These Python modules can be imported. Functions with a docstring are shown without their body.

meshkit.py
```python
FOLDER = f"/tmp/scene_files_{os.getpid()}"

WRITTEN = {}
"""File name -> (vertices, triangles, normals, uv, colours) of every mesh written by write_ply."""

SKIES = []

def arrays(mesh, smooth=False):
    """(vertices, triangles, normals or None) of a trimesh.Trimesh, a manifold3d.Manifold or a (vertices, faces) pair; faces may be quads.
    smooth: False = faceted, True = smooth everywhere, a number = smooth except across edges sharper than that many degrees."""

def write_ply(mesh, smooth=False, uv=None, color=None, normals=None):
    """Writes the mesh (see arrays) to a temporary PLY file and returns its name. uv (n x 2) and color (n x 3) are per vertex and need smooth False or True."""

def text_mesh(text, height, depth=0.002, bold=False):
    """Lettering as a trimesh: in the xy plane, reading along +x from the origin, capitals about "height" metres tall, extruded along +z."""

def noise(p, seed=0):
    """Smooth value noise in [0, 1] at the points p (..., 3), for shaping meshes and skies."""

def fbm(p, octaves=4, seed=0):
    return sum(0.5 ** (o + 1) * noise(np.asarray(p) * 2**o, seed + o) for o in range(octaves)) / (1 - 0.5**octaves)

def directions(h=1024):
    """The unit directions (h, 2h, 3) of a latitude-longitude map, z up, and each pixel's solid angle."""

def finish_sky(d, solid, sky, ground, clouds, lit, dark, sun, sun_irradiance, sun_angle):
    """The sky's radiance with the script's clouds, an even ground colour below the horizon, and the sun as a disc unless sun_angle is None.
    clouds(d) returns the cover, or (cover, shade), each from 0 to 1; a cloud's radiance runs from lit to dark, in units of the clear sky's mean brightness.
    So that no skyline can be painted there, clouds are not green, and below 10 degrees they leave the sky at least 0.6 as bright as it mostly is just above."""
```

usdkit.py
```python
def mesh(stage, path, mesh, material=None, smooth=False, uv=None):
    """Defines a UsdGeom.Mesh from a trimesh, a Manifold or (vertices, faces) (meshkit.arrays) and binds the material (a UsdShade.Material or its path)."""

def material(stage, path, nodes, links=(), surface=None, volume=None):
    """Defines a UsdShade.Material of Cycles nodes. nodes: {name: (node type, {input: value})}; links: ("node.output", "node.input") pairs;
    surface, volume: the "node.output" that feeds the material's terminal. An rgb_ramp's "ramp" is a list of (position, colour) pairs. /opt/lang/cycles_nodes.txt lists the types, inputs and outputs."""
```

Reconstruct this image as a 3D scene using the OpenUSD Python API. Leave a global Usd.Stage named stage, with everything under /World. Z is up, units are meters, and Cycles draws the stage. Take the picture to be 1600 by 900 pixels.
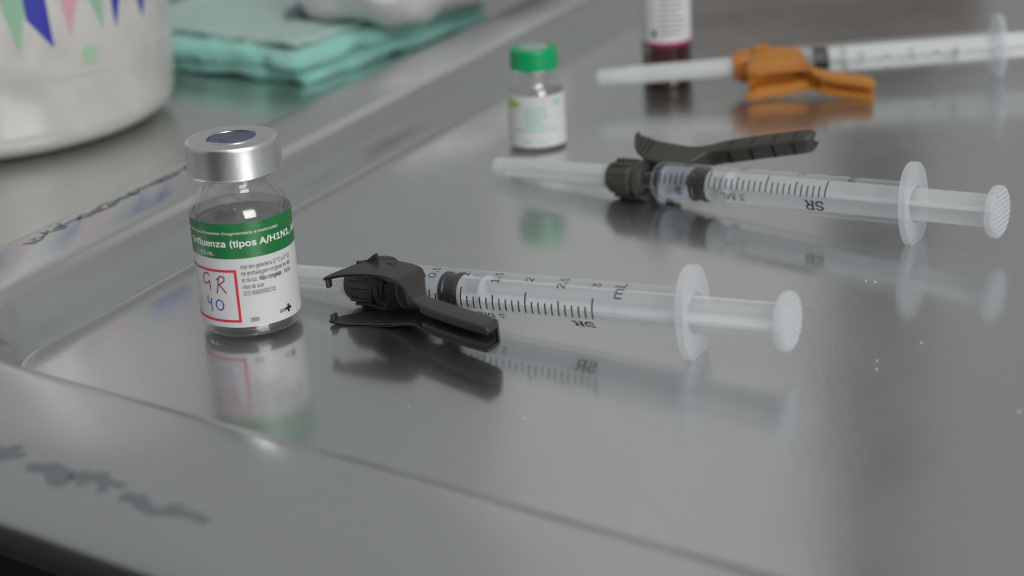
import math, random
import numpy as np, trimesh, usdkit, meshkit
from shapely.geometry import Polygon, LineString, Point, box as sbox
from shapely.ops import unary_union
from pxr import Usd, UsdGeom, UsdLux, UsdShade, Gf, Sdf

MM = 0.001
rng = np.random.default_rng(7)
stage = Usd.Stage.CreateInMemory()
UsdGeom.Xform.Define(stage, '/World'); UsdGeom.Scope.Define(stage, '/World/Looks')

# ------------------------------------------------------------------ camera
PITCH, ROLL, CAM_H = math.radians(20.601), math.radians(-3.4862), 148.51
cam = UsdGeom.Camera.Define(stage, '/World/camera')
fw = np.array([0, math.cos(PITCH), -math.sin(PITCH)]); rt = np.array([1.0, 0, 0]); up = np.array([0, math.sin(PITCH), math.cos(PITCH)])
cr = math.cos(ROLL) * rt + math.sin(ROLL) * up; cu = -math.sin(ROLL) * rt + math.cos(ROLL) * up
cam.AddTransformOp().Set(Gf.Matrix4d(*cr, 0, *cu, 0, *(-fw), 0, 0, 0, CAM_H * MM, 1))
cam.CreateFocalLengthAttr(63.0); cam.CreateHorizontalApertureAttr(36.0); cam.CreateVerticalApertureAttr(20.25)
cam.CreateClippingRangeAttr(Gf.Vec2f(0.02, 100)); cam.CreateFStopAttr(10.5); cam.CreateFocusDistanceAttr(0.408)
cam.CreateExposureAttr(0.0)

# ------------------------------------------------------------------ light
def mat(name, nodes, links=(), surface='p.BSDF', **k):
    return usdkit.material(stage, '/World/Looks/' + name, nodes, links, surface=surface, **k)

dome = UsdLux.DomeLight.Define(stage, '/World/ambient_light')
dm = mat('ambient_look', {'b': ('background_shader', {'color': (0.96, 0.99, 1.0), 'strength': 0.285})}, surface='b.background')
UsdShade.MaterialBindingAPI.Apply(dome.GetPrim()).Bind(dm)

def rect_light(name, pos, target, w, h, power, color):
    L = UsdLux.RectLight.Define(stage, '/World/' + name)
    p, t = np.array(pos, float), np.array(target, float)
    z = (p - t) / np.linalg.norm(p - t); x = np.cross([0, 0, 1.0], z)
    x = x / np.linalg.norm(x) if np.linalg.norm(x) > 1e-6 else np.array([1.0, 0, 0]); y = np.cross(z, x)
    L.AddTransformOp().Set(Gf.Matrix4d(*x, 0, *y, 0, *z, 0, *p, 1))
    L.CreateWidthAttr(w); L.CreateHeightAttr(h); L.CreateIntensityAttr(power); L.CreateColorAttr(Gf.Vec3f(*color))
    return L
rect_light('ceiling_lamp', (0.50, 0.05, 1.65), (0, 0.45, 0), 0.45, 0.25, 15.0, (1.0, 0.97, 0.93))
rect_light('ceiling_lamp_001', (0.12, -0.20, 1.75), (0, 0.45, 0), 0.45, 0.25, 15.0, (1.0, 0.98, 0.95))

rect_light('window_light', (0.95, -1.25, 0.95), (0, 0.45, 0), 1.0, 0.9, 7.6, (1.0, 0.99, 0.97))
rect_light('far_window_light', (0.17, 1.95, 0.86), (0.03, 0.35, 0), 0.40, 0.75, 0.20, (1.0, 0.95, 0.87))

# ------------------------------------------------------------------ helpers
used = {}
def numbered(path):
    n = used.get(path, 0); used[path] = n + 1
    return path if n == 0 else '%s_%03d' % (path, n)
def tag(prim, label=None, cat=None, group=None, kind=None):
    for k, v in (('label', label), ('category', cat), ('group', group), ('kind', kind)):
        if v: prim.SetCustomDataByKey(k, v)
    return prim
def thing(name, label, cat, loc=(0, 0, 0), frame=None, group=None):
    x = UsdGeom.Xform.Define(stage, numbered('/World/' + name)); l = np.array(loc, float) * MM
    if frame is None: x.AddTranslateOp().Set(Gf.Vec3d(*l))
    else: x.AddTransformOp().Set(Gf.Matrix4d(*frame[0], 0, *frame[1], 0, *frame[2], 0, *l, 1))
    return tag(x.GetPrim(), label, cat, group)
def clean(m):
    if hasattr(m, 'to_mesh'): return m
    return m
def obj(name, mesh, material, parent=None, smooth=35, label=None):
    """mesh in millimetres -> one Mesh prim"""
    path = numbered((str(parent.GetPath()) if parent else '/World') + '/' + name)
    v, f, _ = meshkit.arrays(mesh, False)
    p = usdkit.mesh(stage, path, trimesh.Trimesh(v * MM, f, process=True), material, smooth=smooth).GetPrim()
    if label: p.SetCustomDataByKey('label', label)
    return p
def lathe(profile, n=96, axis='z', close=False):
    """profile: [(r, h)] -> surface of revolution; axis z or x"""
    pr = np.array(profile, float); k = len(pr); a = np.linspace(0, 2 * np.pi, n, endpoint=False)
    v = np.stack([np.outer(np.cos(a), pr[:, 0]), np.outer(np.sin(a), pr[:, 0]), np.tile(pr[:, 1], (n, 1))], -1).reshape(-1, 3)
    f = []
    for i in range(n):
        j = (i + 1) % n
        for q in range(k if close else k - 1):
            q2 = (q + 1) % k
            f += [[i * k + q, j * k + q, j * k + q2], [i * k + q, j * k + q2, i * k + q2]]
    m = trimesh.Trimesh(v, f, process=True)
    m.update_faces(m.nondegenerate_faces()); m.merge_vertices()
    if axis == 'x': m.vertices = np.stack([m.vertices[:, 2], m.vertices[:, 0], m.vertices[:, 1]], -1)
    return m
def rounded(pts, radius, n=6):
    """round the corners of an open polyline [(r,h,...)] ; radius per point or one"""
    out = [pts[0]]
    for i in range(1, len(pts) - 1):
        p0, p1, p2 = (np.array(pts[k], float) for k in (i - 1, i, i + 1)); r = radius[i] if np.ndim(radius) else radius
        d0, d2 = p0 - p1, p2 - p1; l0, l2 = np.linalg.norm(d0), np.linalg.norm(d2)
        t = min(r, l0 * .49, l2 * .49)
        a, b = p1 + d0 / l0 * t, p1 + d2 / l2 * t
        for s in np.linspace(0, 1, n): out.append(tuple((1 - s) ** 2 * a + 2 * s * (1 - s) * p1 + s * s * b))
    out.append(pts[-1]); return out
def extrude(poly, d):
    gs = getattr(poly, 'geoms', [poly])
    return trimesh.util.concatenate([trimesh.creation.extrude_polygon(g, d, engine='earcut') for g in gs if g.area > 1e-6])
def box(x0, x1, y0, y1, z0, z1, bev=0):
    if bev:
        import manifold3d as m3
        s = m3.Manifold.sphere(bev, 12)
        mm = m3.Manifold.batch_hull([s.translate((x, y, z)) for x in (x0 + bev, x1 - bev) for y in (y0 + bev, y1 - bev) for z in (z0 + bev, z1 - bev)]).to_mesh()
        return trimesh.Trimesh(np.array(mm.vert_properties[:, :3]), np.array(mm.tri_verts), process=False)
    b = trimesh.creation.box([x1 - x0, y1 - y0, z1 - z0]); b.apply_translation([(x0 + x1) / 2, (y0 + y1) / 2, (z0 + z1) / 2]); return b
def cat(ms):
    out = []
    for m in ms:
        v, f, _ = meshkit.arrays(m, False); out.append(trimesh.Trimesh(v, f, process=False))
    return trimesh.util.concatenate(out)
def sub(m, e):
    v, f = trimesh.remesh.subdivide_to_size(m.vertices, m.faces, e, max_iter=12); return trimesh.Trimesh(v, f, process=True)
def text(s, h, width=None, bold=False, d=0.02, center=False):
    m = meshkit.text_mesh(s, h, d, bold)
    if width: m.vertices[:, 0] *= width / m.bounds[1][0]
    if center: m.apply_translation([-m.bounds.mean(0)[0], -h / 2, 0])
    return m
def wrap_v(m, R, e=1.2):
    """flat (s, z) mesh round a vertical cylinder; s = 0 faces -y, s grows to the viewer's right"""
    m = sub(m, e); a = m.vertices[:, 0] / R; r = R + m.vertices[:, 2]
    return trimesh.Trimesh(np.stack([r * np.sin(a), -r * np.cos(a), m.vertices[:, 1]], -1), m.faces, process=False)
def wrap_x(m, R, e=1.0):
    """flat (x, s) mesh round a cylinder along x; s = 0 faces -y (the viewer), s grows upwards"""
    m = sub(m, e); a = m.vertices[:, 1] / R; r = R + m.vertices[:, 2]
    return trimesh.Trimesh(np.stack([m.vertices[:, 0], -r * np.cos(a), r * np.sin(a)], -1), m.faces, process=False)
def shell_v(R, t, z0, z1, a0, a1, n=96):
    """a curved sheet of thickness t from angle a0 to a1 (degrees, 0 faces -y, grows to the right)"""
    full = abs(a1 - a0) >= 359.9
    a = np.radians(np.linspace(a0, a1, n)); q = []
    for r, z in ((R, z0), (R + t, z0), (R + t, z1), (R, z1)):
        q.append(np.stack([r * np.sin(a), -r * np.cos(a), np.full(n, z)], -1))
    v = np.concatenate(q); f = []
    for s in range(4):
        s2 = (s + 1) % 4
        for i in range(n - 1):
            f += [[s * n + i, s * n + i + 1, s2 * n + i + 1], [s * n + i, s2 * n + i + 1, s2 * n + i]]
    if not full: f += [[0, n, 2 * n], [0, 2 * n, 3 * n], [n - 1, 3 * n - 1, 2 * n - 1], [n - 1, 4 * n - 1, 3 * n - 1]]
    m = trimesh.Trimesh(v, f, process=True); m.fix_normals(); return m
def rot(m, axis, deg):
    m = m.copy(); m.apply_transform(trimesh.transformations.rotation_matrix(math.radians(deg), axis)); return m

# ------------------------------------------------------------------ materials
def plain(name, color, rough=0.5, bump=None, **k):
    nodes = {'p': ('principled_bsdf', dict(base_color=color, roughness=rough, **k))}; links = []
    if bump:
        nodes |= {'g': ('texture_coordinate', {}), 'n': ('noise_texture', {'scale': bump[0], 'detail': 4.0}), 'b': ('bump', {'strength': bump[1], 'distance': bump[2]})}
        links += [('g.object', 'n.vector'), ('n.fac', 'b.height'), ('b.normal', 'p.normal')]
    return mat(name, nodes, links)

def steel(name, color, r_sharp, r_broad, mixfac):
    nodes = {
        'g': ('geometry', {}),
        'mp': ('mapping', {'rotation': (0, 0, math.radians(-62)), 'scale': (420, 9, 60)}),
        'brush': ('noise_texture', {'scale': 6.0, 'detail': 3.0}),
        'wave': ('noise_texture', {'scale': 22.0, 'detail': 1.0}),
        'smear': ('noise_texture', {'scale': 16.0, 'detail': 5.0, 'roughness': 0.6}),
        'rr': ('map_range', {'from_min': 0.3, 'from_max': 0.7, 'to_min': r_sharp * 0.85, 'to_max': r_sharp * 1.2}),
        'rb': ('map_range', {'from_min': 0.25, 'from_max': 0.75, 'to_min': mixfac - 0.12, 'to_max': mixfac + 0.16}),
        'b1': ('bump', {'strength': 0.065, 'distance': 0.0002}),
        'b2': ('bump', {'strength': 0.18, 'distance': 0.0015}),
        'p': ('principled_bsdf', {'base_color': color, 'metallic': 1.0}),
        'q': ('principled_bsdf', {'base_color': color, 'metallic': 1.0, 'roughness': r_broad}),
        'm': ('mix_closure', {}),
    }
    links = [('g.position', 'mp.vector'), ('mp.vector', 'brush.vector'), ('g.position', 'wave.vector'), ('g.position', 'smear.vector'),
             ('smear.fac', 'rr.value'), ('rr.result', 'p.roughness'), ('smear.fac', 'rb.value'), ('rb.result', 'm.fac'),
             ('wave.fac', 'b2.height'), ('b2.normal', 'b1.normal'), ('brush.fac', 'b1.height'), ('b1.normal', 'p.normal'), ('b1.normal', 'q.normal'),
             ('p.BSDF', 'm.closure1'), ('q.BSDF', 'm.closure2')]
    return mat(name, nodes, links, surface='m.closure')

def milky(name, color, fac_face, fac_edge, rough=0.25, sss=0.0):
    """thin clouded plastic: lets light through and scatters a little of it"""
    nodes = {'lw': ('layer_weight', {'blend': 0.35}), 'r': ('map_range', {'to_min': fac_face, 'to_max': fac_edge, 'clamp': True}),
             't': ('transparent_bsdf', {'color': (0.97, 0.98, 0.985)}), 'd': ('principled_bsdf', {'base_color': color, 'roughness': rough, 'ior': 1.49}),
             'l': ('translucent_bsdf', {'color': color}), 'dl': ('mix_closure', {'fac': 0.35}), 'm': ('mix_closure', {}), 'pw': ('math', {'math_type': 'power', 'value2': 2.3})}
    links = [('lw.facing', 'pw.value1'), ('pw.value', 'r.value'), ('r.result', 'm.fac'), ('t.BSDF', 'm.closure1'), ('d.BSDF', 'dl.closure1'), ('l.BSDF', 'dl.closure2'), ('dl.closure', 'm.closure2')]
    return mat(name, nodes, links, surface='m.closure')

M = {}
M['tray_steel'] = steel('tray_steel', (0.66, 0.67, 0.675), 0.132, 0.38, 0.36)
M['rim_steel'] = steel('rim_steel', (0.65, 0.66, 0.665), 0.18, 0.40, 0.40)
M['table_steel'] = steel('table_steel', (0.68, 0.67, 0.65), 0.16, 0.34, 0.35)
M['glass'] = mat('clear_glass', {'p': ('principled_bsdf', {'base_color': (0.97, 0.985, 0.98), 'transmission_weight': 0.6, 'roughness': 0.0, 'ior': 1.48}),
    't': ('transparent_bsdf', {'color': (0.97, 0.975, 0.975)}), 'g': ('glossy_bsdf', {'color': (1, 1, 1), 'roughness': 0.02}), 'lw': ('layer_weight', {'blend': 0.5}), 'pw': ('math', {'math_type': 'power', 'value2': 4.5}), 'f': ('map_range', {'to_min': 0.06, 'to_max': 0.8, 'clamp': True}),
    'a': ('mix_closure', {}), 'm': ('mix_closure', {'fac': 0.91})},
    [('lw.facing', 'pw.value1'), ('pw.value', 'f.value'), ('f.result', 'a.fac'), ('t.BSDF', 'a.closure1'), ('g.BSDF', 'a.closure2'), ('p.BSDF', 'm.closure1'), ('a.closure', 'm.closure2')], surface='m.closure')
M['liquid'] = mat('clear_liquid', {'t': ('transparent_bsdf', {'color': (0.985, 0.99, 0.985)}), 'g': ('glossy_bsdf', {'color': (1, 1, 1), 'roughness': 0.02}), 'lw': ('layer_weight', {'blend': 0.5}),
    'pw': ('math', {'math_type': 'power', 'value2': 3.5}), 'f': ('map_range', {'to_min': 0.03, 'to_max': 0.7, 'clamp': True}), 'm': ('mix_closure', {})},
    [('lw.facing', 'pw.value1'), ('pw.value', 'f.value'), ('f.result', 'm.fac'), ('t.BSDF', 'm.closure1'), ('g.BSDF', 'm.closure2')], surface='m.closure')
M['amber_glass'] = mat('dark_red_glass', {'p': ('principled_bsdf', {'base_color': (0.045, 0.012, 0.008), 'roughness': 0.08, 'coat_weight': 0.3})})
M['aluminium'] = plain('crimped_aluminium', (0.78, 0.785, 0.80), 0.36, (900, 0.12, 0.0002), metallic=1.0)
M['stopper'] = plain('blue_grey_rubber', (0.085, 0.09, 0.14), 0.55, (2500, 0.2, 0.0002))
M['label_white'] = mat('label_paper', {'p': ('principled_bsdf', {'base_color': (0.82, 0.82, 0.84), 'roughness': 0.38}), 't': ('translucent_bsdf', {'color': (0.85, 0.85, 0.86)}), 'm': ('mix_closure', {'fac': 0.30})},
    [('p.BSDF', 'm.closure1'), ('t.BSDF', 'm.closure2')], surface='m.closure')
M['label_green'] = plain('label_green_print', (0.012, 0.165, 0.045), 0.36)
M['ink_white'] = plain('white_print', (0.80, 0.82, 0.80), 0.4)
M['ink_black'] = plain('black_print', (0.018, 0.018, 0.022), 0.5)
M['ink_grey'] = plain('grey_print', (0.05, 0.05, 0.055), 0.5)
M['ink_red'] = plain('red_print', (0.62, 0.03, 0.05), 0.5)
M['pen_red'] = plain('crimson_pen', (0.33, 0.02, 0.10), 0.5)
M['pen_blue'] = plain('blue_pen', (0.06, 0.05, 0.42), 0.5)
M['barrel_plastic'] = milky('barrel_plastic', (0.88, 0.90, 0.92), 0.05, 0.68, 0.10)
M['plunger_plastic'] = milky('plunger_plastic', (0.88, 0.89, 0.90), 0.46, 0.80, 0.2)
M['flange_plastic'] = milky('flange_plastic', (0.86, 0.88, 0.91), 0.33, 0.82, 0.2)
M['sheath_plastic'] = milky('sheath_plastic', (0.88, 0.90, 0.90), 0.34, 0.82, 0.18)
M['dose'] = milky('pale_liquid', (0.74, 0.80, 0.90), 0.42, 0.60, 0.2)
M['seal_rubber'] = plain('black_seal_rubber', (0.005, 0.005, 0.008), 0.3)
M['needle_steel'] = plain('needle_steel', (0.6, 0.6, 0.6), 0.25, metallic=1.0)
M['dark_plastic'] = mat('smoky_black_plastic', {'p': ('principled_bsdf', {'base_color': (0.046, 0.043, 0.040), 'roughness': 0.34}), 't': ('transparent_bsdf', {'color': (0.42, 0.38, 0.33)}), 'm': ('mix_closure', {'fac': 0.16}),
    'g': ('texture_coordinate', {}), 'n': ('noise_texture', {'scale': 1400.0}), 'b': ('bump', {'strength': 0.15, 'distance': 0.0002})},
    [('g.object', 'n.vector'), ('n.fac', 'b.height'), ('b.normal', 'p.normal'), ('p.BSDF', 'm.closure1'), ('t.BSDF', 'm.closure2')], surface='m.closure')
M['smoky_plastic'] = mat('smoky_grey_plastic', {'p': ('principled_bsdf', {'base_color': (0.075, 0.070, 0.063), 'roughness': 0.34}), 't': ('transparent_bsdf', {'color': (0.42, 0.38, 0.33)}), 'm': ('mix_closure', {'fac': 0.22}),
    'g': ('texture_coordinate', {}), 'n': ('noise_texture', {'scale': 1400.0}), 'b': ('bump', {'strength': 0.15, 'distance': 0.0002})},
    [('g.object', 'n.vector'), ('n.fac', 'b.height'), ('b.normal', 'p.normal'), ('p.BSDF', 'm.closure1'), ('t.BSDF', 'm.closure2')], surface='m.closure')
M['rib_dark'] = plain('dark_rib_plastic', (0.014, 0.013, 0.012), 0.4)
M['orange_plastic'] = plain('orange_plastic', (0.50, 0.185, 0.025), 0.4, (1400, 0.1, 0.0002), subsurface_weight=0.25, subsurface_scale=0.002)
M['cap_green'] = plain('green_cap_plastic', (0.0, 0.34, 0.11), 0.3)
M['cap_grey'] = plain('grey_cap_plastic', (0.30, 0.34, 0.34), 0.5)
M['ink_teal'] = plain('teal_print', (0.34, 0.58, 0.52), 0.5)
M['ink_lime'] = plain('lime_print', (0.28, 0.55, 0.05), 0.5)
M['magenta'] = plain('magenta_print', (0.36, 0.012, 0.10), 0.45)
M['jar_white'] = mat('glazed_white', {'g': ('texture_coordinate', {}), 'n': ('noise_texture', {'scale': 55.0, 'detail': 5.0}), 'r': ('rgb_ramp', {'ramp': [(0.3, (0.48, 0.47, 0.45)), (0.5, (0.55, 0.545, 0.525)), (0.7, (0.61, 0.605, 0.59))]}),
    'b': ('bump', {'strength': 0.12, 'distance': 0.001}), 'p': ('principled_bsdf', {'roughness': 0.28, 'coat_weight': 0.4, 'coat_roughness': 0.12})},
    [('g.object', 'n.vector'), ('n.fac', 'r.fac'), ('r.color', 'p.base_color'), ('n.fac', 'b.height'), ('b.normal', 'p.normal')])
M['jar_blue'] = plain('blue_print', (0.03, 0.04, 0.36), 0.35)
M['jar_green'] = plain('pale_green_print', (0.27, 0.47, 0.33), 0.35)
M['jar_pink'] = plain('pink_print', (0.60, 0.34, 0.40), 0.35)
M['jar_logo'] = plain('soft_green_print', (0.36, 0.54, 0.38), 0.35)
M['jar_line'] = plain('faint_green_print', (0.50, 0.56, 0.47), 0.35)
M['towel'] = plain('aqua_cloth', (0.26, 0.62, 0.55), 0.9, (700, 0.9, 0.002), sheen_weight=0.4)
M['towel_top'] = plain('pale_aqua_cloth', (0.40, 0.54, 0.50), 0.6, (500, 0.6, 0.002))
M['pouch'] = plain('white_pouch', (0.66, 0.67, 0.68), 0.35, (60, 0.5, 0.004))
M['pouch_dark'] = plain('slate_blue_film', (0.07, 0.12, 0.14), 0.3)
M['lint'] = plain('white_lint', (0.8, 0.8, 0.8), 0.7)
M['scuff'] = milky('worn_marker', (0.09, 0.10, 0.16), 0.22, 0.24, 0.7)
M['smudge'] = milky('rubbed_marker', (0.06, 0.06, 0.065), 0.10, 0.11, 0.7)
M['scuff_blue'] = milky('worn_blue_marker', (0.04, 0.06, 0.26), 0.6, 0.6, 0.7)
M['floor'] = plain('dark_floor', (0.006, 0.006, 0.006), 0.9)
M['cupboard'] = plain('grey_cupboard_paint', (0.52, 0.525, 0.52), 0.6)
M['dark_panel'] = plain('dark_panel_cloth', (0.02, 0.02, 0.022), 0.9)
M['counter'] = plain('dark_counter', (0.07, 0.062, 0.055), 0.6)
M['wood'] = plain('brown_wood', (0.10, 0.055, 0.03), 0.6)

# ------------------------------------------------------------------ setting
tag(obj('floor', box(-4000, 4000, -3000, 5000, -860, -850), M['floor']), 'dark floor seen past the near corner of the tray', 'floor', kind='structure')

# tray outline: floor edge of the basin (front-left, front-right, back-right, back-left)
dl = np.array([.465, .885]); dl /= np.linalg.norm(dl); df = np.array([.805, -.593]); df /= np.linalg.norm(df)
P0 = np.array([-114.5, 354.0]); P1 = P0 + df * 400; P3 = P0 + dl * 520; P2 = P3 + df * 400
def offset_poly(poly, ds):
    """move each side outwards: ds = (front, right, back, left)"""
    n = 4; L = []
    for i in range(n):
        a, b = poly[i], poly[(i + 1) % n]; d = (b - a) / np.linalg.norm(b - a); nrm = np.array([d[1], -d[0]])
        L.append((a + nrm * ds[i], d))
    out = []
    for i in range(n):
        (p, d), (q, e) = L[i - 1], L[i]
        t = np.linalg.solve(np.stack([d, -e], 1), q - p); out.append(p + d * t[0])
    return np.array(out)
def round_loop(poly, r, seg=60, arc=20):
    pts = []; n = 4; ends = []
    for i in range(n):
        p0, p1, p2 = poly[i - 1], poly[i], poly[(i + 1) % n]
        u, w = (p0 - p1) / np.linalg.norm(p0 - p1), (p2 - p1) / np.linalg.norm(p2 - p1)
        th = math.acos(u @ w); t = r / math.tan(th / 2); bis = (u + w) / np.linalg.norm(u + w); c = p1 + bis * r / math.sin(th / 2)
        a0, a1 = p1 + u * t, p1 + w * t
        v0, v1 = a0 - c, a1 - c; ang = math.acos(np.clip(v0 @ v1 / r / r, -1, 1)); sg = np.sign(v0[0] * v1[1] - v0[1] * v1[0])
        A = [c + np.array([math.cos(sg * ang * k) * v0[0] - math.sin(sg * ang * k) * v0[1], math.sin(sg * ang * k) * v0[0] + math.cos(sg * ang * k) * v0[1]]) for k in np.linspace(0, 1, arc)]
        ends.append(A)
    for i in range(n):
        pts += ends[i]; a, b = ends[i][-1], ends[(i + 1) % n][0]
        pts += [a + (b - a) * k for k in np.linspace(0, 1, seg + 1)[1:-1]]
    return np.array(pts)
poly_in = offset_poly(np.array([P0, P1, P2, P3]), (0, 0, 0, 7.0))
RIN = 26.0
WALL_H = 11.0
rings, heights = [], []
for d, z in [(q, 11.1 * (lambda t: (1 - (1 - t) ** 2.1) * (lambda e: e * e * (3 - 2 * e))(min(1, t / .22)))(min(1, max(0, (q + 5) / 18.0)))) for q in (-6, -5.5, -5, -4.2, -3.2, -2, -.6, 1, 2.8, 4.6, 6.4, 8.2, 9.8, 11.4, 13)]:
    rings.append(round_loop(offset_poly(poly_in, (d * .75 - 1.8, d, d, d)), RIN + d)); heights.append(np.full(len(rings[0]), z))
crest = offset_poly(poly_in, (13 * .75 - 1.8, 13, 13, 13)); outer = offset_poly(poly_in, (45, 36, 36, 36))
for s, z in ((.1, 11.22), (.2, 11.27), (.3, 11.28), (.4, 11.25), (.5, 11.2), (.6, 11.08), (.68, 10.9), (.75, 10.6), (.81, 10.15), (.86, 9.6), (.90, 8.95), (.935, 8.1), (.965, 7.0), (.985, 5.8), (.997, 4.2), (1.0, 2.5), (1.0, 0.5)):
    rings.append(round_loop(crest + (outer - crest) * s, RIN + 13 + 10 * s)); heights.append(np.full(len(rings[0]), z))
def dented(P, z, k):
    q = np.column_stack([P / 38.0, np.full(len(P), 3.1)])
    return z + (meshkit.fbm(q, 2, 5) - 0.5) * (0.35 if k > 8 else 1.1 * math.sin(math.pi * min(k, 8) / 10) if k > 2 else 0)
n = len(rings[0])
V = np.concatenate([np.column_stack([r, dented(r, h, k)]) for k, (r, h) in enumerate(zip(rings, heights))])
def strip(k0, k1):
    f = []
    for k in range(k0, k1):
        for i in range(n):
            j = (i + 1) % n
            f += [[k * n + i, k * n + j, (k + 1) * n + j], [k * n + i, (k + 1) * n + j, (k + 1) * n + i]]
    return np.array(f)[:, ::-1]
whole = trimesh.Trimesh(V, strip(0, len(rings) - 1), process=False)
VN = whole.vertex_normals.copy()
if VN[:n, 2].mean() < 0: VN = -VN
def sheet(name, faces, verts, normals, parent, material):
    m = usdkit.mesh(stage, numbered(str(parent.GetPath()) + '/' + name), (verts * MM, faces), material)
    m.CreateNormalsAttr([Gf.Vec3f(*map(float, x)) for x in normals]); m.SetNormalsInterpolation('vertex')
tray = thing('steel_tray', 'shallow brushed stainless steel tray holding the vials and syringes', 'tray')
ctr = V[:n].mean(0); ctr[2] = 0
base_f = [[i, (i + 1) % n, n] for i in range(n)]
sheet('tray_bottom', np.array(base_f), np.vstack([V[:n], ctr]), np.tile([0, 0, 1.0], (n + 1, 1)), tray, M['tray_steel'])
W = 14
sheet('tray_wall', strip(0, W), V[:(W + 1) * n], np.vstack([np.tile([0, 0, 1.0], (n, 1)), VN[n:(W + 1) * n]]), tray, M['rim_steel'])
sheet('tray_rim', strip(0, len(rings) - 1 - W), V[W * n:], VN[W * n:], tray, M['rim_steel'])

# table behind and under the tray; its front edge runs under the tray's front rim
nf = np.array([df[1], -df[0]])       # outwards over the front
e0 = P0 + nf * 12
tp = Polygon([tuple(e0 - df * 700), tuple(e0 + df * 900), tuple(e0 + df * 900 - nf * 1300), tuple(e0 - df * 700 - nf * 1300)])
t = extrude(tp, 30); t.apply_translation([0, 0, -31])
tag(obj('table_top', t, M['table_steel']), 'brushed steel table top under the tray and the white jar', 'table', kind='structure')
# beyond the tray, seen only as soft reflections in the steel
cup = thing('cupboard', 'tall grey cupboard mirrored as the darker right side of the tray', 'cupboard', (475, 2000, -850)); tag(cup, kind='structure')
obj('carcass', box(0, 700, 0, 500, 0, 2700, 8), M['cupboard'], cup)
for k in range(2): obj('door', box(12 + k * 340, 346 + k * 340, -20, -2, 60, 2650, 5), M['cupboard'], cup)
tag(obj('partition', box(-1800, -160, -820, -780, -850, 1500), M['dark_panel']), 'dark partition behind the viewer, darkening the rounded tray edge', 'partition', kind='structure')
tag(obj('counter', box(-3200, 3200, 2560, 2900, -850, 330, 6), M['counter']), 'long dark counter across the room, mirrored in the tray edges', 'counter', kind='structure')
tag(obj('wooden_crate', box(190, 470, 1700, 1950, -850, 300, 6), M['wood']), 'brown wooden crate mirrored as the brown patch at the back of the tray', 'crate', kind='structure')

# worn marker scribbles on the tray rim
def rim_z(p): return 11.5
def scribble(strokes, origin, ex, ey, w, mname):
    g = unary_union([LineString(s).buffer(w, 4) for s in strokes])
    m = sub(extrude(g, 0.05), 2.0); v = m.vertices
    q = np.array(origin) + np.outer(v[:, 0], ex) + np.outer(v[:, 1], ey)
    return q, v[:, 2], m.faces
from scipy.interpolate import LinearNDInterpolator
rimtop = LinearNDInterpolator(V[W * n:(len(rings) - 2) * n, :2], V[W * n:(len(rings) - 2) * n, 2])
def on_rim(name, strokes, origin, ex, ey, w, mname):
    q, h, f = scribble(strokes, origin, ex, ey, w, mname)
    z = rimtop(q); z = np.where(np.isnan(z), 11.0, z)
    obj(name, trimesh.Trimesh(np.column_stack([q, z + 0.03 + h]), f, process=False), M[mname], tray)
def wiggle(x0, y0, k, sx, sy, r):
    from scipy.interpolate import splprep, splev
    p = np.array([(x0 + i * sx / k + r.normal(0, sx / k * .9), y0 + sy * r.uniform(-.5, .5)) for i in range(k + 2)])
    return [tuple(q) for q in np.array(splev(np.linspace(0, 1, 40), splprep(p.T, s=0, k=3)[0])).T]
r_ = np.random.default_rng(3)
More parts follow.
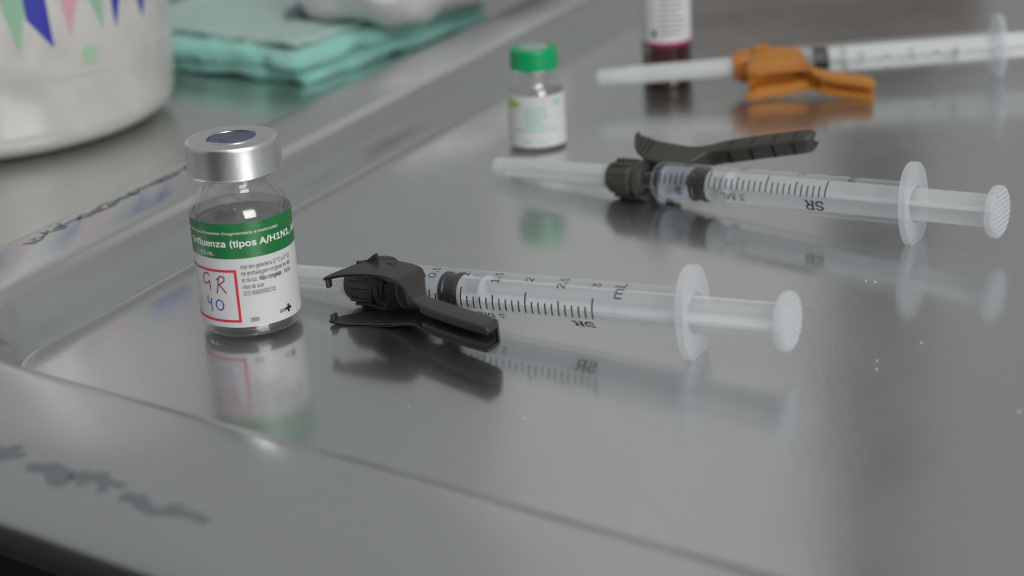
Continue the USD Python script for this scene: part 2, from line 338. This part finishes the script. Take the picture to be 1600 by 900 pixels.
lo = P0 - np.array([dl[1], -dl[0]]) * 0 + np.array([-dl[1], dl[0]]) * 31.5
for k, (t0, wid) in enumerate(((52, 9), (62, 10), (73, 11), (85, 8), (95, 9), (106, 8))):
    on_rim('marker_scuff', [wiggle(0, 0, 6, wid, 3.4, r_), wiggle(0, .3, 4, wid, 2.0, r_)], lo + dl * t0, dl, np.array([-dl[1], dl[0]]), 0.5, 'scuff')
on_rim('marker_scuff', [wiggle(0, 0, 7, 10, 3.0, r_), wiggle(0, .6, 5, 10, 2.0, r_)], lo + dl * 118 , dl, np.array([-dl[1], dl[0]]), 0.75, 'scuff_blue')
fo = P0 + nf * 32.0
for k, (t0, off, wid, hh) in enumerate(((22, 1, 6, 7), (32, 2, 5, 8), (42, 3, 8, 8), (57, 3, 9, 5), (70, 2, 6, 5), (84, 3, 8, 4))):
    on_rim('marker_smudge', [wiggle(0, 0, 4, wid, hh, r_), wiggle(0, 0, 3, wid, hh * .6, r_)], fo + df * t0 + nf * off, df, -nf, 1.0, 'smudge')

# ------------------------------------------------------------------ white jar with pennants
JR = 61.0
jar = thing('white_jar', 'big glossy white jar printed with blue, green and pink pennants, on the table', 'jar', (-168, 583, -1))
prof = rounded([(0, 0), (49, 0), (59, 5), (61, 24), (61, 62), (60, 110), (54, 118), (46, 120)], [0, 6, 12, 12, 12, 10, 6, 0], 8)
obj('body', lathe(prof, 160), M['jar_white'], jar, smooth=50)
obj('lid', lathe(rounded([(0, 133), (40, 131), (50, 127), (50, 120.2), (0, 120.2)], [0, 8, 4, 1, 0]), 96), M['jar_white'], jar)
def jar_print(name, pts, m, off=0.06):
    poly = Polygon([(math.radians(a) * JR, z + 1) for a, z in pts])
    obj(name, wrap_v(extrude(poly, 0.03), JR + off, 3.0), M[m], jar)
for pts, m in (([(25.0, 33.6), (19.5, 60), (31.0, 60)], 'jar_green'), ([(17.5, 32.5), (11, 60), (19.2, 60)], 'jar_pink'),
               ([(35.0, 34.0), (28.2, 43.7), (27.6, 60), (34.0, 60)], 'jar_blue'), ([(40.2, 36.0), (37.2, 60), (48.5, 60)], 'jar_pink'),
               ([(51.5, 36.6), (42.5, 60), (54.6, 60)], 'jar_green'), ([(56.4, 35.6), (54.8, 60), (64, 60)], 'jar_blue'),
               ([(69.0, 36.2), (62.5, 60), (78, 60)], 'jar_blue'), ([(8, 33), (2, 60), (11, 60)], 'jar_blue'), ([(-4, 34), (-9, 60), (1, 60)], 'jar_green')):
    jar_print('pennant', pts, m, 0.05 if m == 'jar_blue' else 0.0)
dot = Point(math.radians(45.8) * JR, 31.2).buffer(2.9, 16)
obj('logo_dot', wrap_v(extrude(dot, .03), JR + .05, 2), M['jar_logo'], jar)
for k, (a0, a1, z) in enumerate(((33, 38.5, 25.4), (39.3, 45.5, 25.4), (46.3, 52, 25.3))):
    jar_print('lettering', [(a0, z - .9), (a1, z - .9), (a1, z + .9), (a0, z + .9)], 'jar_line')

# ------------------------------------------------------------------ folded cloth and pouch behind the jar
def soft_slab(w, d, h, seed, amp=2.0, r=None, fuzz=1.6):
    """a thick soft sheet with rounded edges, uneven faces"""
    g = []
    r = r or h / 2
    import manifold3d as m3
    s = m3.Manifold.sphere(r, 24)
    m = m3.Manifold.batch_hull([s.translate((x, y, z)) for x in (r, w - r) for y in (r, d - r) for z in (r, max(h - r, r + .01))]).refine_to_length(max(2.2, h * .3)).to_mesh()
    v = np.array(m.vert_properties[:, :3]); q = v / 22.0
    v = v + (np.stack([meshkit.fbm(q, 3, seed + k) for k in range(3)], -1) - .5) * amp * np.array([2, 2, 1])
    v = v + (np.stack([meshkit.fbm(v / 5.0, 2, seed + 7 + k) for k in range(3)], -1) - .5) * fuzz
    v[:, 2] = np.maximum(v[:, 2], 0)
    return trimesh.Trimesh(v, m.tri_verts, process=False)
cx_ = np.array([math.cos(math.radians(-38)), math.sin(math.radians(-38)), 0]); cy_ = np.array([-cx_[1], cx_[0], 0])
cloth = thing('folded_cloth', 'folded aqua green cloth with a fluffy edge, behind the jar', 'cloth', (-149, 666, -1), (cx_, cy_, (0, 0, 1.0)))
m = soft_slab(98, 108, 6.0, 11, 5); m.apply_translation([0, 4, 0.2]); obj('lower_fold', m, M['towel'], cloth, smooth=60)
m = soft_slab(102, 110, 6.5, 21, 6.0); m.apply_translation([-2, 0, 6.2]); obj('upper_fold', m, M['towel'], cloth, smooth=60)
m = soft_slab(96, 100, 2.4, 31, 2.0); m.apply_translation([-1, 7, 12.4]); obj('top_sheet', m, M['towel_top'], cloth, smooth=60)
px_ = np.array([math.cos(math.radians(48)), math.sin(math.radians(48)), 0]); py_ = np.array([-px_[1], px_[0], 0])
pouch = thing('white_pouch', 'crumpled white pouch lying on the right edge of the aqua cloth', 'pouch', (-54, 628, 13.2), (px_, py_, (0, 0, 1.0)))
m = soft_slab(104, 56, 26, 41, 9.0, fuzz=0); m.apply_translation([4, -22, 0]); obj('pouch_body', m, M['pouch'], pouch, smooth=60)
m = extrude(Polygon([(0, 0), (34, -2), (110, 6), (100, 34), (40, 20)]).buffer(2), 1.2); m = sub(m, 5); m.vertices[:, 2] += (meshkit.fbm(m.vertices / 18, 2, 4) - .5) * 5; m.apply_translation([2, 30, 4]); obj('dark_flap', m, M['pouch_dark'], pouch, smooth=60)

# ------------------------------------------------------------------ vaccine vial in front
def vial_glass(R, wall, body_top, neck_r, neck_z, top):
    o = rounded([(0, 0.35), (R - 2.2, 0.0), (R, 0.9), (R, body_top), (neck_r, neck_z), (neck_r, top - 1.5), (neck_r + 1.2, top - 1.2), (neck_r + 1.2, top)],
                [0, .6, 1.6, 3.2, 2.2, .5, .3, 0], 8)
    i = rounded([(neck_r - 1.6, top), (neck_r - 1.6, neck_z + .6), (R - wall, body_top - .2), (R - wall, 1.6), (R - 3.2, 1.5), (0, 2.2)], [0, 2.0, 3.0, 1.5, 1.0, 0], 8)
    return lathe(o + i, 128)
v1 = thing('vaccine_vial', 'clear glass vaccine vial with silver crimp cap and green banded label', 'vial', (-59.76, 383.26, 0.02))
R1 = 11.3
TH = math.degrees(math.atan2(-59.76, 383.26))      # turn so that s = 0 faces the camera
def face(m): return rot(m, [0, 0, 1], -TH)
obj('glass_body', vial_glass(R1, 1.1, 28.9, 7.5, 33.6, 37.4), M['glass'], v1, smooth=40)
obj('vaccine_liquid', lathe(rounded([(0, 2.5), (9.0, 2.4), (10.1, 3.6), (10.1, 25.9), (9.7, 25.3), (8.6, 25.0), (0, 25.0)], [0, .5, 1.0, .1, .3, .4, 0], 5), 96), M['liquid'], v1, smooth=40)
lab = obj('label', face(shell_v(R1 + .03, .05, 3.2, 27.6, -180, 180, 160)), M['label_white'], v1, smooth=40)
obj('green_band', face(shell_v(R1 + .085, .02, 19.4, 27.6, -178, 178, 160)), M['label_green'], lab, smooth=40)
RT = R1 + .12
def print1(name, m, s, z, ink): obj(name, face(wrap_v_at(m, s, z, RT)), M[ink], lab)
def wrap_v_at(m, s, z, R):
    m = m.copy(); m.apply_translation([s, z, 0]); return wrap_v(m, R, 1.0)
def txt(s, h, width, s0, z, ink, bold=False, name='lettering'): print1(name, text(s, h, width, bold, .01), s0, z, ink)
txt('vacina influenza trivalente (fragmentada e inativada)', .62, 27.2, -18.8, 25.0, 'ink_white')
a = text('Influenza (tipos A/H1N1, A/H3N2 e B)', 1.42, None, True, .01); b = text('Influenza ', 1.42, None, True, .01); b7 = text('Influenza (tipos ', 1.42, None, True, .01)
k = 6.9 / (b7.bounds[1][0] - b.bounds[1][0]); a.vertices[:, 0] *= k
print1('lettering', a, -3.6 - (b.bounds[1][0] + .45) * k, 22.2, 'ink_white')
txt('0,5 mL', .95, 3.9, -11.3, 20.1, 'ink_white')
for s, w, z, bold in (('mar em geladeira (2 °C a 8 °C)', 12.7, 17.0, 0), ('na embalagem original ao abr', 12.9, 15.45, 0), ('ntes de usar', 4.9, 12.3, 0), ('2025 HEMISFÉRIO SUL', 7.6, 10.75, 0)):
    txt(s, 1.0, w, -1.4, z, 'ink_grey')
txt('er da luz.', 1.0, 3.5, -1.4, 13.9, 'ink_grey'); txt('Não congelar.', 1.0, 5.9, 2.5, 13.9, 'ink_black', True); txt('Após', 1.0, 2.3, 8.9, 13.9, 'ink_grey')
txt('2850', .9, 2.0, -.5, 4.45, 'ink_black', True)
txt('SUS', .78, 1.7, 6.55, 5.0, 'ink_black', True)
cross = unary_union([sbox(-.32, -.95, .32, .95), sbox(-.95, -.32, .95, .32)])
m = extrude(cross, .01); print1('cross_mark', m, 9.2, 5.5, 'ink_black')
frame = LineString([(-22.5, 16.55), (-2.7, 16.55), (-2.7, 4.7), (-22.5, 4.7), (-22.5, 16.55)]).buffer(.3, join_style=2)
print1('red_frame', extrude(frame, .01), 0, 0, 'ink_red')
def pen(strokes, s, z, w, ink):
    g = unary_union([LineString(p).buffer(w, 4) for p in strokes]); print1('handwriting', extrude(g, .01), s, z, ink)
G = [(2.2, 3.6), (1.6, 4.1), (.7, 3.9), (.1, 3.0), (0, 2.0), (.5, 1.4), (1.3, 1.6), (2.0, 2.2), (2.1, 2.3)]; G2 = [(2.05, 2.35), (2.15, 1.2), (2.1, .2)]
Rr = [(0, 0), (.45, 2.0), (.8, 3.7)]; R2 = [(.2, 3.2), (1.2, 4.1), (2.1, 3.9), (2.2, 3.2), (1.5, 2.5), (.6, 2.1), (1.4, 1.4), (2.3, .2)]
pen([G, G2], -11.6, 11.6, .15, 'pen_red'); pen([Rr, R2], -7.6, 11.2, .15, 'pen_red')
four = [(.3, 3.4), (.1, 2.2), (.4, 1.7), (1.3, 2.0)]; four2 = [(1.4, 3.0), (1.25, 1.6), (1.3, 0)]
zero = [(1.0 + 1.0 * math.cos(q), 1.2 + 1.2 * math.sin(q)) for q in np.linspace(1.2, 1.2 + 2 * np.pi, 20)]
pen([four, four2], -11.0, 6.7, .14, 'pen_blue'); pen([zero], -8.3, 7.2, .15, 'pen_blue')
cap = obj('crimp_cap', lathe(rounded([(5.55, 43.45), (5.7, 44.0), (10.45, 44.05), (10.6, 36.7), (9.9, 36.35), (7.9, 36.5)], [0, .25, 1.0, .5, .3, 0], 8), 128), M['aluminium'], v1, smooth=40)
# the torn edge left by the pulled-off tab
ring = Point(0, 0).buffer(6.2, 48); hole = Polygon([(q * math.cos(a_), q * math.sin(a_)) for a_ in np.linspace(0, 2 * np.pi, 96, endpoint=False)
        for q in [5.35 + .55 * max(0, math.cos(2 * (a_ - .5))) ** 6 + .25 * max(0, math.cos(a_ - 2.2)) ** 20]])
m = extrude(ring.difference(hole), .12); m.apply_translation([0, 0, 43.98]); obj('torn_edge', m, M['aluminium'], v1)
st = [(0, 43.75), (1.9, 43.75), (2.1, 43.95), (2.5, 43.95), (2.7, 43.72), (4.0, 43.7), (6.0, 43.75), (7.4, 43.3), (7.4, 36.9), (5.8, 36.8), (5.7, 36.2), (0, 36.2)]
obj('rubber_stopper', lathe(rounded(st, .25, 4), 96), M['stopper'], v1, smooth=40)

# ------------------------------------------------------------------ small vial with green cap
v2 = thing('small_vial', 'small glass vial with a bright green flip cap and white label', 'vial', (10.46, 515.65, 0.02))
R2_ = 8.45
T2 = math.degrees(math.atan2(10.46, 515.65))
def face2(m): return rot(m, [0, 0, 1], -T2)
obj('glass_body', vial_glass(R2_, .9, 17.8, 4.9, 21.2, 24.2), M['glass'], v2, smooth=40)
l2 = obj('label', face2(shell_v(R2_ + .03, .05, 1.3, 16.6, -180, 180, 120)), M['label_white'], v2, smooth=40)
def print2(name, poly, ink): obj(name, face2(wrap_v(extrude(poly, .01), R2_ + .1, 1.2)), M[ink], l2)
print2('lime_arrow', Polygon([(-10.5, 15.3), (-6.8, 15.3), (-4.6, 14.0), (-7.0, 12.9), (-10.5, 12.9)]), 'ink_lime')
print2('corner_mark', sbox(5.2, 13.6, 8.2, 15.4), 'ink_teal')
for z, a0, a1 in ((13.0, -3.6, 3.2), (11.7, -3.6, 2.6), (10.4, -3.6, 3.2), (9.1, -3.5, 1.8), (7.8, -3.6, 3.0), (6.4, -7, 6.0), (3.2, -4.5, -2.0), (3.0, -.2, 3.0)):
    x = a0
    while x < a1 - .4:
        w = min(rng.uniform(.9, 2.0), a1 - x); print2('lettering', sbox(x, z - .38, x + w, z + .38), 'ink_teal'); x += w + .35
obj('crimp_collar', lathe(rounded([(5.0, 23.1), (6.9, 23.1), (6.95, 24.0), (6.0, 24.2)], .2, 4), 64), M['aluminium'], v2)
obj('flip_cap', lathe(rounded([(0, 29.6), (4.6, 29.6), (6.9, 29.75), (7.2, 23.6), (6.6, 23.35), (0, 23.35)], [0, .5, 1.2, .5, .2, 0], 8), 96), M['cap_green'], v2, smooth=40)
obj('cap_top', lathe(rounded([(0, 30.0), (3.9, 29.95), (4.3, 29.62)], .2, 4), 64), M['cap_grey'], v2)

# ------------------------------------------------------------------ dark red vial at the back
v3 = thing('dark_vial', 'dark red vial with a white label, standing behind the orange capped syringe', 'vial', (55.6, 578.4, 0.02))
R3 = 8.1
T3 = math.degrees(math.atan2(55.6, 578.4))
obj('glass_body', lathe(rounded([(0, .3), (R3 - 1.2, 0), (R3, .8), (R3, 44), (5.2, 48.5), (5.2, 52), (0, 52)], [0, .5, 1.2, 3, 2, .3, 0], 6), 96), M['amber_glass'], v3, smooth=40)
l3 = obj('label', rot(shell_v(R3 + .03, .05, 15.4, 42, -180, 180, 100), [0, 0, 1], -T3), M['label_white'], v3, smooth=40)
obj('magenta_border', rot(shell_v(R3 + .03, .06, 14.2, 15.38, -180, 180, 100), [0, 0, 1], -T3), M['magenta'], l3, smooth=40)
for k in range(12):
    z = 18.2 + k * 1.7; a0, a1 = (-2.0, 6.2)
    obj('lettering', rot(wrap_v(extrude(sbox(a0, z, a1 - rng.uniform(0, 2.5), z + .42), .01), R3 + .1, 1.2), [0, 0, 1], -T3), M['ink_grey'], l3)
obj('lettering', rot(wrap_v(extrude(sbox(-4.9, 17.4, -3.3, 19.6), .01), R3 + .1, 1.2), [0, 0, 1], -T3), M['ink_grey'], l3)
obj('screw_cap', lathe(rounded([(0, 60), (7, 60), (7.2, 51), (0, 51)], [0, .8, .4, 0]), 64), M['jar_white'], v3)

# ------------------------------------------------------------------ syringes
def u_channel(sec, t=0.9):
    """lofted U channel, open towards +l. sec rows: x, l_back, l_front, u_bot, u_top"""
    xs = np.array(sec, float); k = np.linspace(xs[0, 0], xs[-1, 0], 56)
    from scipy.interpolate import PchipInterpolator
    c = [PchipInterpolator(xs[:, 0], xs[:, i])(k) for i in range(1, 5)]
    rows = []
    for x, lb, lf, ub, ut in zip(k, *c):
        tt = min(t, (ut - ub) * .3, (lf - lb) * .45); o = .25
        out = [(lf, ut - o), (lf - o, ut), (lb + o * 2, ut), (lb, ut - o * 2), (lb, ub + o * 2), (lb + o * 2, ub), (lf - o, ub), (lf, ub + o),
               (lf, ub + tt - o * .4), (lf - o, ub + tt), (lb + tt, ub + tt), (lb + tt, ut - tt), (lf - o, ut - tt), (lf, ut - tt + o * .4)]
        rows.append([(x, -l, u) for l, u in out])
    V_ = np.array(rows); a, b = V_.shape[:2]; v = V_.reshape(-1, 3); f = []
    for i in range(a - 1):
        for j in range(b):
            j2 = (j + 1) % b
            f += [[i * b + j, i * b + j2, (i + 1) * b + j2], [i * b + j, (i + 1) * b + j2, (i + 1) * b + j]]
    from shapely.geometry import Polygon as PG
    for row, flip in ((0, False), (a - 1, True)):
        q = PG([(-p[1], p[2]) for p in V_[row]])
        tv, tf = trimesh.creation.triangulate_polygon(q, engine='earcut')
        idx = [int(np.argmin(np.hypot(-V_[row][:, 1] - p[0], V_[row][:, 2] - p[1]))) + row * b for p in tv]
        f += [[idx[i] for i in (tri if flip else tri[::-1])] for tri in tf]
    m = trimesh.Trimesh(v, f, process=False); m.fix_normals(); return m

OD, IDm, X0, ML = 5.2, 4.45, 1.5, 16.3
def make_syringe(label, A, B, print_deg, shield_deg, plastic, seed, tilt=0.0, slim=False, ext=0.0):
    A, B = np.array(A, float), np.array(B, float)
    ex = (B - A) / np.linalg.norm(B - A); ey = np.cross([0, 0, 1.0], ex); ey /= np.linalg.norm(ey); ez = np.cross(ex, ey)
    s = thing('syringe', label, 'syringe', A, (ex, ey, ez), 'capped syringes lying on the tray')
    # barrel: tube with shoulder and luer tip
    pr = rounded([(1.25, -9), (1.9, -9), (2.1, -1.0), (2.6, -.2), (4.6, 0), (OD, 1.0), (OD, 71.0)], [0, .2, .5, .4, .8, .8, 0], 5)
    pi = rounded([(IDm, 71.0), (IDm, 1.4), (2.0, .6), (1.25, 0.0)], [0, .5, .5, 0], 4)
    obj('barrel', lathe(pr, 96, 'x'), M['barrel_plastic'], s, smooth=40)
    fl = Polygon([(7.3 * math.copysign(abs(math.cos(q)) ** .9, math.cos(q)), 10.4 * math.copysign(abs(math.sin(q)) ** .95, math.sin(q))) for q in np.linspace(0, 2 * np.pi, 96, endpoint=False)]).difference(Point(0, 0).buffer(IDm, 32))
    m = extrude(fl, 1.6); m.vertices = np.stack([m.vertices[:, 2] + 70.6, m.vertices[:, 0], m.vertices[:, 1]], -1)
    obj('finger_flange', m, M['flange_plastic'], s, smooth=30)
    # printing on the barrel
    def ink(name, m, parent=s):
        mm = wrap_x(m, OD + .03, 1.0); obj(name, rot(mm, [1, 0, 0], -print_deg), M['ink_black'], parent)
    for i in range(0, 31):
        x = X0 + i * ML / 10; h = 4.7 if i % 10 == 0 else 3.5 if i % 5 == 0 else 2.75
        ink('tick_mark', extrude(sbox(x - .17, 0, x + .17, h), .02))
    def up(m):     # letters that read round the barrel, tops towards the needle
        v = m.vertices.copy(); return trimesh.Trimesh(np.stack([-v[:, 1], v[:, 0], v[:, 2]], -1), m.faces, process=False)
    def over(m):   # letters that read back along the barrel
        v = m.vertices.copy(); return trimesh.Trimesh(np.stack([-v[:, 0], -v[:, 1], v[:, 2]], -1), m.faces, process=False)
    for i, tx in ((5, '0.5'), (10, '1'), (15, '1.5'), (20, '2'), (25, '2.5'), (30, '3')):
        m = up(text(tx, 1.9, None, False, .02, True)); m.apply_translation([X0 + i * ML / 10 - .2, 8.1, 0]); ink('numeral', m)
    m = up(text('mL', 2.5, None, False, .02, True)); m.apply_translation([X0 + 33.3 * ML / 10, 7.3, 0]); ink('lettering', m)
    m = over(text('3 ML', 1.75, 7.2, False, .02, True)); m.apply_translation([X0 + 14.3 * ML / 10, -1.9, 0]); ink('lettering', m)
    # SR with serifs
    sr = text('SR', 2.6, 5.2, True, .02, True); serif = [sbox(.1, -1.3, 1.2, -1.05), sbox(.1, 1.05, .9, 1.3), sbox(1.9, -1.3, 2.9, -1.05)]
    sr = cat([sr] + [extrude(q, .02) for q in serif]); m = over(sr); m.apply_translation([X0 + 28.3 * ML / 10, -2.3, 0]); ink('lettering', m)
    badge = unary_union([Point(0, 0).buffer(1.15, 16).difference(Point(0, 0).buffer(.95, 16)), LineString([(-.8, .8), (.8, -.8)]).buffer(.1)])
    m = cat([extrude(badge, .02), over(text('2', 1.3, None, True, .02, True))]); m.apply_translation([X0 + 4.6 * ML / 10, -1.7, 0]); ink('single_use_mark', m)
    # plunger: cross-shaped rod, discs, thumb rest, rubber seal
    xs, xe = 16.2, 93.4
    fin = lambda w, h, x0, x1: box(x0, x1, -w / 2, w / 2, -h / 2, h / 2)
    rod = cat([fin(7.9, .9, xs, xe - 2), fin(.9, 7.9, xs, xe - 2)] + [lathe([(0, x), (4.15, x), (4.25, x + .4), (4.15, x + .8), (0, x + .8)], 48, 'x') for x in (xs - .2, xs + 5.2)])
    obj('plunger_rod', rot(rod, [1, 0, 0], -print_deg - 8), M['plunger_plastic'], s, smooth=30)
    obj('thumb_rest', lathe(rounded([(0, xe - 2.2), (6.1, xe - 2.2), (6.35, xe - 1.2), (6.2, xe - .1), (0, xe)], [0, .5, .6, .5, 0], 5), 64, 'x'), M['flange_plastic'], s, smooth=40)
    ribs = cat([box(xe, xe + .18, -math.sqrt(max(.1, 30 - k * k)), math.sqrt(max(.1, 30 - k * k)), k - .22, k + .22) for k in np.arange(-4.8, 4.9, 1.2)])
    obj('grip_ribs', ribs, M['flange_plastic'], s)
    sl = rounded([(0, 9.6), (3.4, 10.9), (4.4, 11.2), (4.4, 12.1), (4.05, 12.4), (4.05, 14.1), (4.4, 14.4), (4.4, 15.6), (0, 15.6)], [0, .3, .2, .2, .1, .1, .2, .2, 0], 4)
    obj('rubber_seal', lathe(sl, 64, 'x'), M['seal_rubber'], s, smooth=40)
    obj('vaccine_dose', lathe(rounded([(0, 1.9), (4.0, 1.9), (4.38, 2.4), (4.38, 10.9), (3.3, 10.6), (0, 9.4)], [0, .3, .4, .1, .2, 0], 4), 64, 'x'), M['dose'], s, smooth=40)
    # needle, sheath and safety shield
    obj('needle', lathe([(0, -44), (.32, -43), (.32, -12), (0, -12)], 16, 'x'), M['needle_steel'], s)
    sh = rounded([(0, -54.2 - ext), (1.6, -54.0 - ext), (2.5, -52.6 - ext), (2.65, -50 - ext), (3.2, -13.4), (3.7, -13.2), (3.7, -11.5)], [0, .8, .8, .6, .2, .2, 0], 5)
    si = rounded([(3.0, -11.5), (2.5, -16), (2.0, -49 - ext), (0, -51 - ext)], [0, .5, .8, 0], 4)
    obj('needle_sheath', lathe(sh + si, 64, 'x'), M['sheath_plastic'], s, smooth=40)
    obj('sheath_tip', lathe(rounded([(0, -53.9 - ext), (1.5, -53.7 - ext), (2.3, -52.4 - ext), (2.4, -50.6 - ext), (0, -50.2 - ext)], .5, 5), 40, 'x'), M['flange_plastic'], s, smooth=40)
    for k in range(4):
        obj('sheath_rib', rot(box(-48, -14, 2.6, 3.35, -.25, .25), [1, 0, 0], 20 + 90 * k), M['sheath_plastic'], s)
    parts = [lathe(rounded([(2.3, -14.6), (3.9, -14.6), (4.6, -12.6), (4.9, -9.5), (4.9, -7.2), (4.2, -6.8), (4.2, -4.0), (2.3, -3.8)], .3, 4), 48, 'x')]
    for k in range(12):
        parts.append(rot(box(-12.6, -7.0, 4.6, 5.35, -.42, .42, .18), [1, 0, 0], 30 * k))
    parts.append(lathe(rounded([(4.2, -5.6), (5.3, -5.6), (5.3, -4.4), (4.2, -4.4)], .3, 3), 48, 'x'))
    hub = cat(parts)
    turn = lambda m: rot(m, [1, 0, 0], -shield_deg)
    obj('needle_hub', hub, plastic, s, smooth=40)
    head = [(-12.4, 11.8, 13.9, -4.9, 6.0), (-11, 8.6, 13.6, -5.3, 6.3), (-8, 4.4, 12.8, -5.8, 6.8), (-3, 1.6, 11.6, -5.9, 7.0), (2, 1.2, 11.3, -5.5, 6.7), (5.5, 1.4, 11.6, -4.8, 6.0), (8.0, 3.2, 12.2, -4.3, 4.7)]
    arm = [(-3.6, 2.5, 8.5, -5.8, 6.8), (0, 1.6, 10.6, -5.6, 6.7), (3.5, 1.2, 11.4, -5.1, 6.2), (5.5, 1.6, 11.6, -4.75, 6.0), (7.6, 3.0, 12.1, -4.3, 4.9), (9.2, 6.4, 12.7, -4.1, 3.4), (10.5, 8.2, 13.2, -4.0, 2.4), (12.5, 9.0, 14.2, -4.3, 2.0), (16, 9.8, 15.6, -4.6, 1.7), (22, 11.8, 17.7, -4.8, 1.5), (30, 14.4, 20.2, -4.9, 1.3), (33.2, 15.6, 21.0, -4.8, 1.1), (34.0, 16.8, 20.4, -4.2, .5)]
    lid = lambda c, t: [(x, lb, lf, ut - t, ut) for x, lb, lf, ub, ut in c]
    base = lambda c, t: [(x, lb, lf, ub, ub + t) for x, lb, lf, ub, ut in c]
    fill = [(x, lb + .6, lf - .4 - .1 * math.sin(2 * x), ub + .5, ut - .5) for x, lb, lf, ub, ut in arm[7:-1]]
    def pull(m):
        m.vertices[:, 0] += np.clip(m.vertices[:, 0] - 6, 0, None) * tilt; return m
    if slim:
        thin = lambda c: [(x, (lb + lf) / 2 - (lf - lb) * .38, (lb + lf) / 2 + (lf - lb) * .38, ub * .8, ut * .8) for x, lb, lf, ub, ut in c]
        head, arm, fill = thin(head), thin(arm), thin(fill)
    web = u_channel(arm, .8)
    shp = obj('safety_shield', turn(pull(cat([u_channel(lid(head, .75), .37), u_channel(base(head, .8), .4), web, u_channel(fill, 9)] + ([u_channel([(x, max(lb, 2.5), lf - .5 + .9 * math.exp(-((x + 1) / 6) ** 2), ub + .3, ut - .3) for x, lb, lf, ub, ut in head[1:]], 9)] if plastic is M['orange_plastic'] else [])))), plastic, s, smooth=40)
    def at_arm(x):
        A_ = np.array(arm); return [np.interp(x, A_[:, 0], A_[:, q]) for q in range(1, 5)]
    inner = []
    for x in (15.5, 20.5, 25.5, 30):
        lb, lf, ub, ut = at_arm(x); inner.append(box(x - .3, x + .3, -lb - .4, -lb + .22, ub + .5, ut - .4, .1)); inner.append(box(x - .16, x + .16, -lf + .4, -lb - .6, ub - .12, ub + .3))
    H_ = np.array(head)
    for x in (-8.6, -6.8, -5.0):
        lb, lf, ub = (np.interp(x, H_[:, 0], H_[:, q]) for q in (1, 2, 3)); inner.append(box(x - .22, x + .22, -lf + .8, -lb - .8, ub - .12, ub + .3))
    obj('shield_ribs', turn(pull(cat(inner))), plastic if plastic is M['orange_plastic'] else M['rib_dark'], shp)
    teeth = [box(-12.3, -11.4, -13.6, -11.9, 3.4, 5.6, .3), box(-12.3, -11.2, -13.7, -11.7, -4.7, -2.9, .4)]
    obj('shield_teeth', turn(cat(teeth)), plastic, shp)
    finm = extrude(Polygon([(-8.2, 6.4), (-4.6, 6.4), (-4.4, 8.6), (-5.0, 8.7)]), .9); finm.vertices = np.stack([finm.vertices[:, 0], finm.vertices[:, 2] - 3.6, finm.vertices[:, 1]], -1)
    hump = lathe(rounded([(0, -9.6), (4.0, -9.6), (6.2, -8.0), (6.9, -6), (6.7, -3.2), (3.0, -2.4), (0, -2.4)], [0, .8, 1, 1, .8, .5, 0], 5), 40, 'x')
    hump.update_faces(hump.triangles_center[:, 2] > 1.5)
    hump.apply_translation([0, 0, .1]); hump.vertices[:, 1] *= .75
    obj('shield_hinge', turn(cat([hump, finm, box(-1.5, .5, -4.4, -2.6, 4.8, 7.2, .4), box(.6, 2.6, -4.8, -3.0, 4.4, 6.6, .4)])), plastic, shp, smooth=40)
    return s

a1 = make_syringe('nearest syringe, its dark grey safety shield open towards the viewer, beside the vaccine vial', (-24.3, 384.2, 6.0), (36.8, 348.9, 9.5), -17, 0, M['dark_plastic'], 1)
a2 = make_syringe('middle syringe, with its dark grey safety shield raised behind the barrel', (40.5, 452.8, 6.0), (98.5, 410.5, 9.5), 13, 155, M['smoky_plastic'], 2, .14, True)
a3 = make_syringe('farthest syringe, with an orange safety shield in front of the barrel', (89.2, 560.1, 9.0), (159.3, 563.0, 9.5), -78, -13, M['orange_plastic'], 3, -.26, ext=4.5)

# ------------------------------------------------------------------ lint on the tray
for k, (x, y) in enumerate(((81.5, 385.3), (83.4, 384.0), (74.2, 339.0), (73.3, 334.8), (-22.1, 330.2), (.9, 321.3), (85.3, 347.0), (95.4, 310.6))):
    q = np.random.default_rng(k + 20); m = trimesh.creation.icosphere(2, .2)
    m.vertices *= np.array([1.0 + q.random(), .6 + .4 * q.random(), .4]); m.vertices += (meshkit.fbm(m.vertices * 3 + k * 7, 2) [:, None] - .5) * .3
    m = rot(m, [0, 0, 1], q.uniform(0, 180)); m.apply_translation([x, y, .2])
    tag(obj('lint_speck', m, M['lint']), 'tiny white lint speck on the bare steel of the tray', 'lint', 'lint specks on the tray')
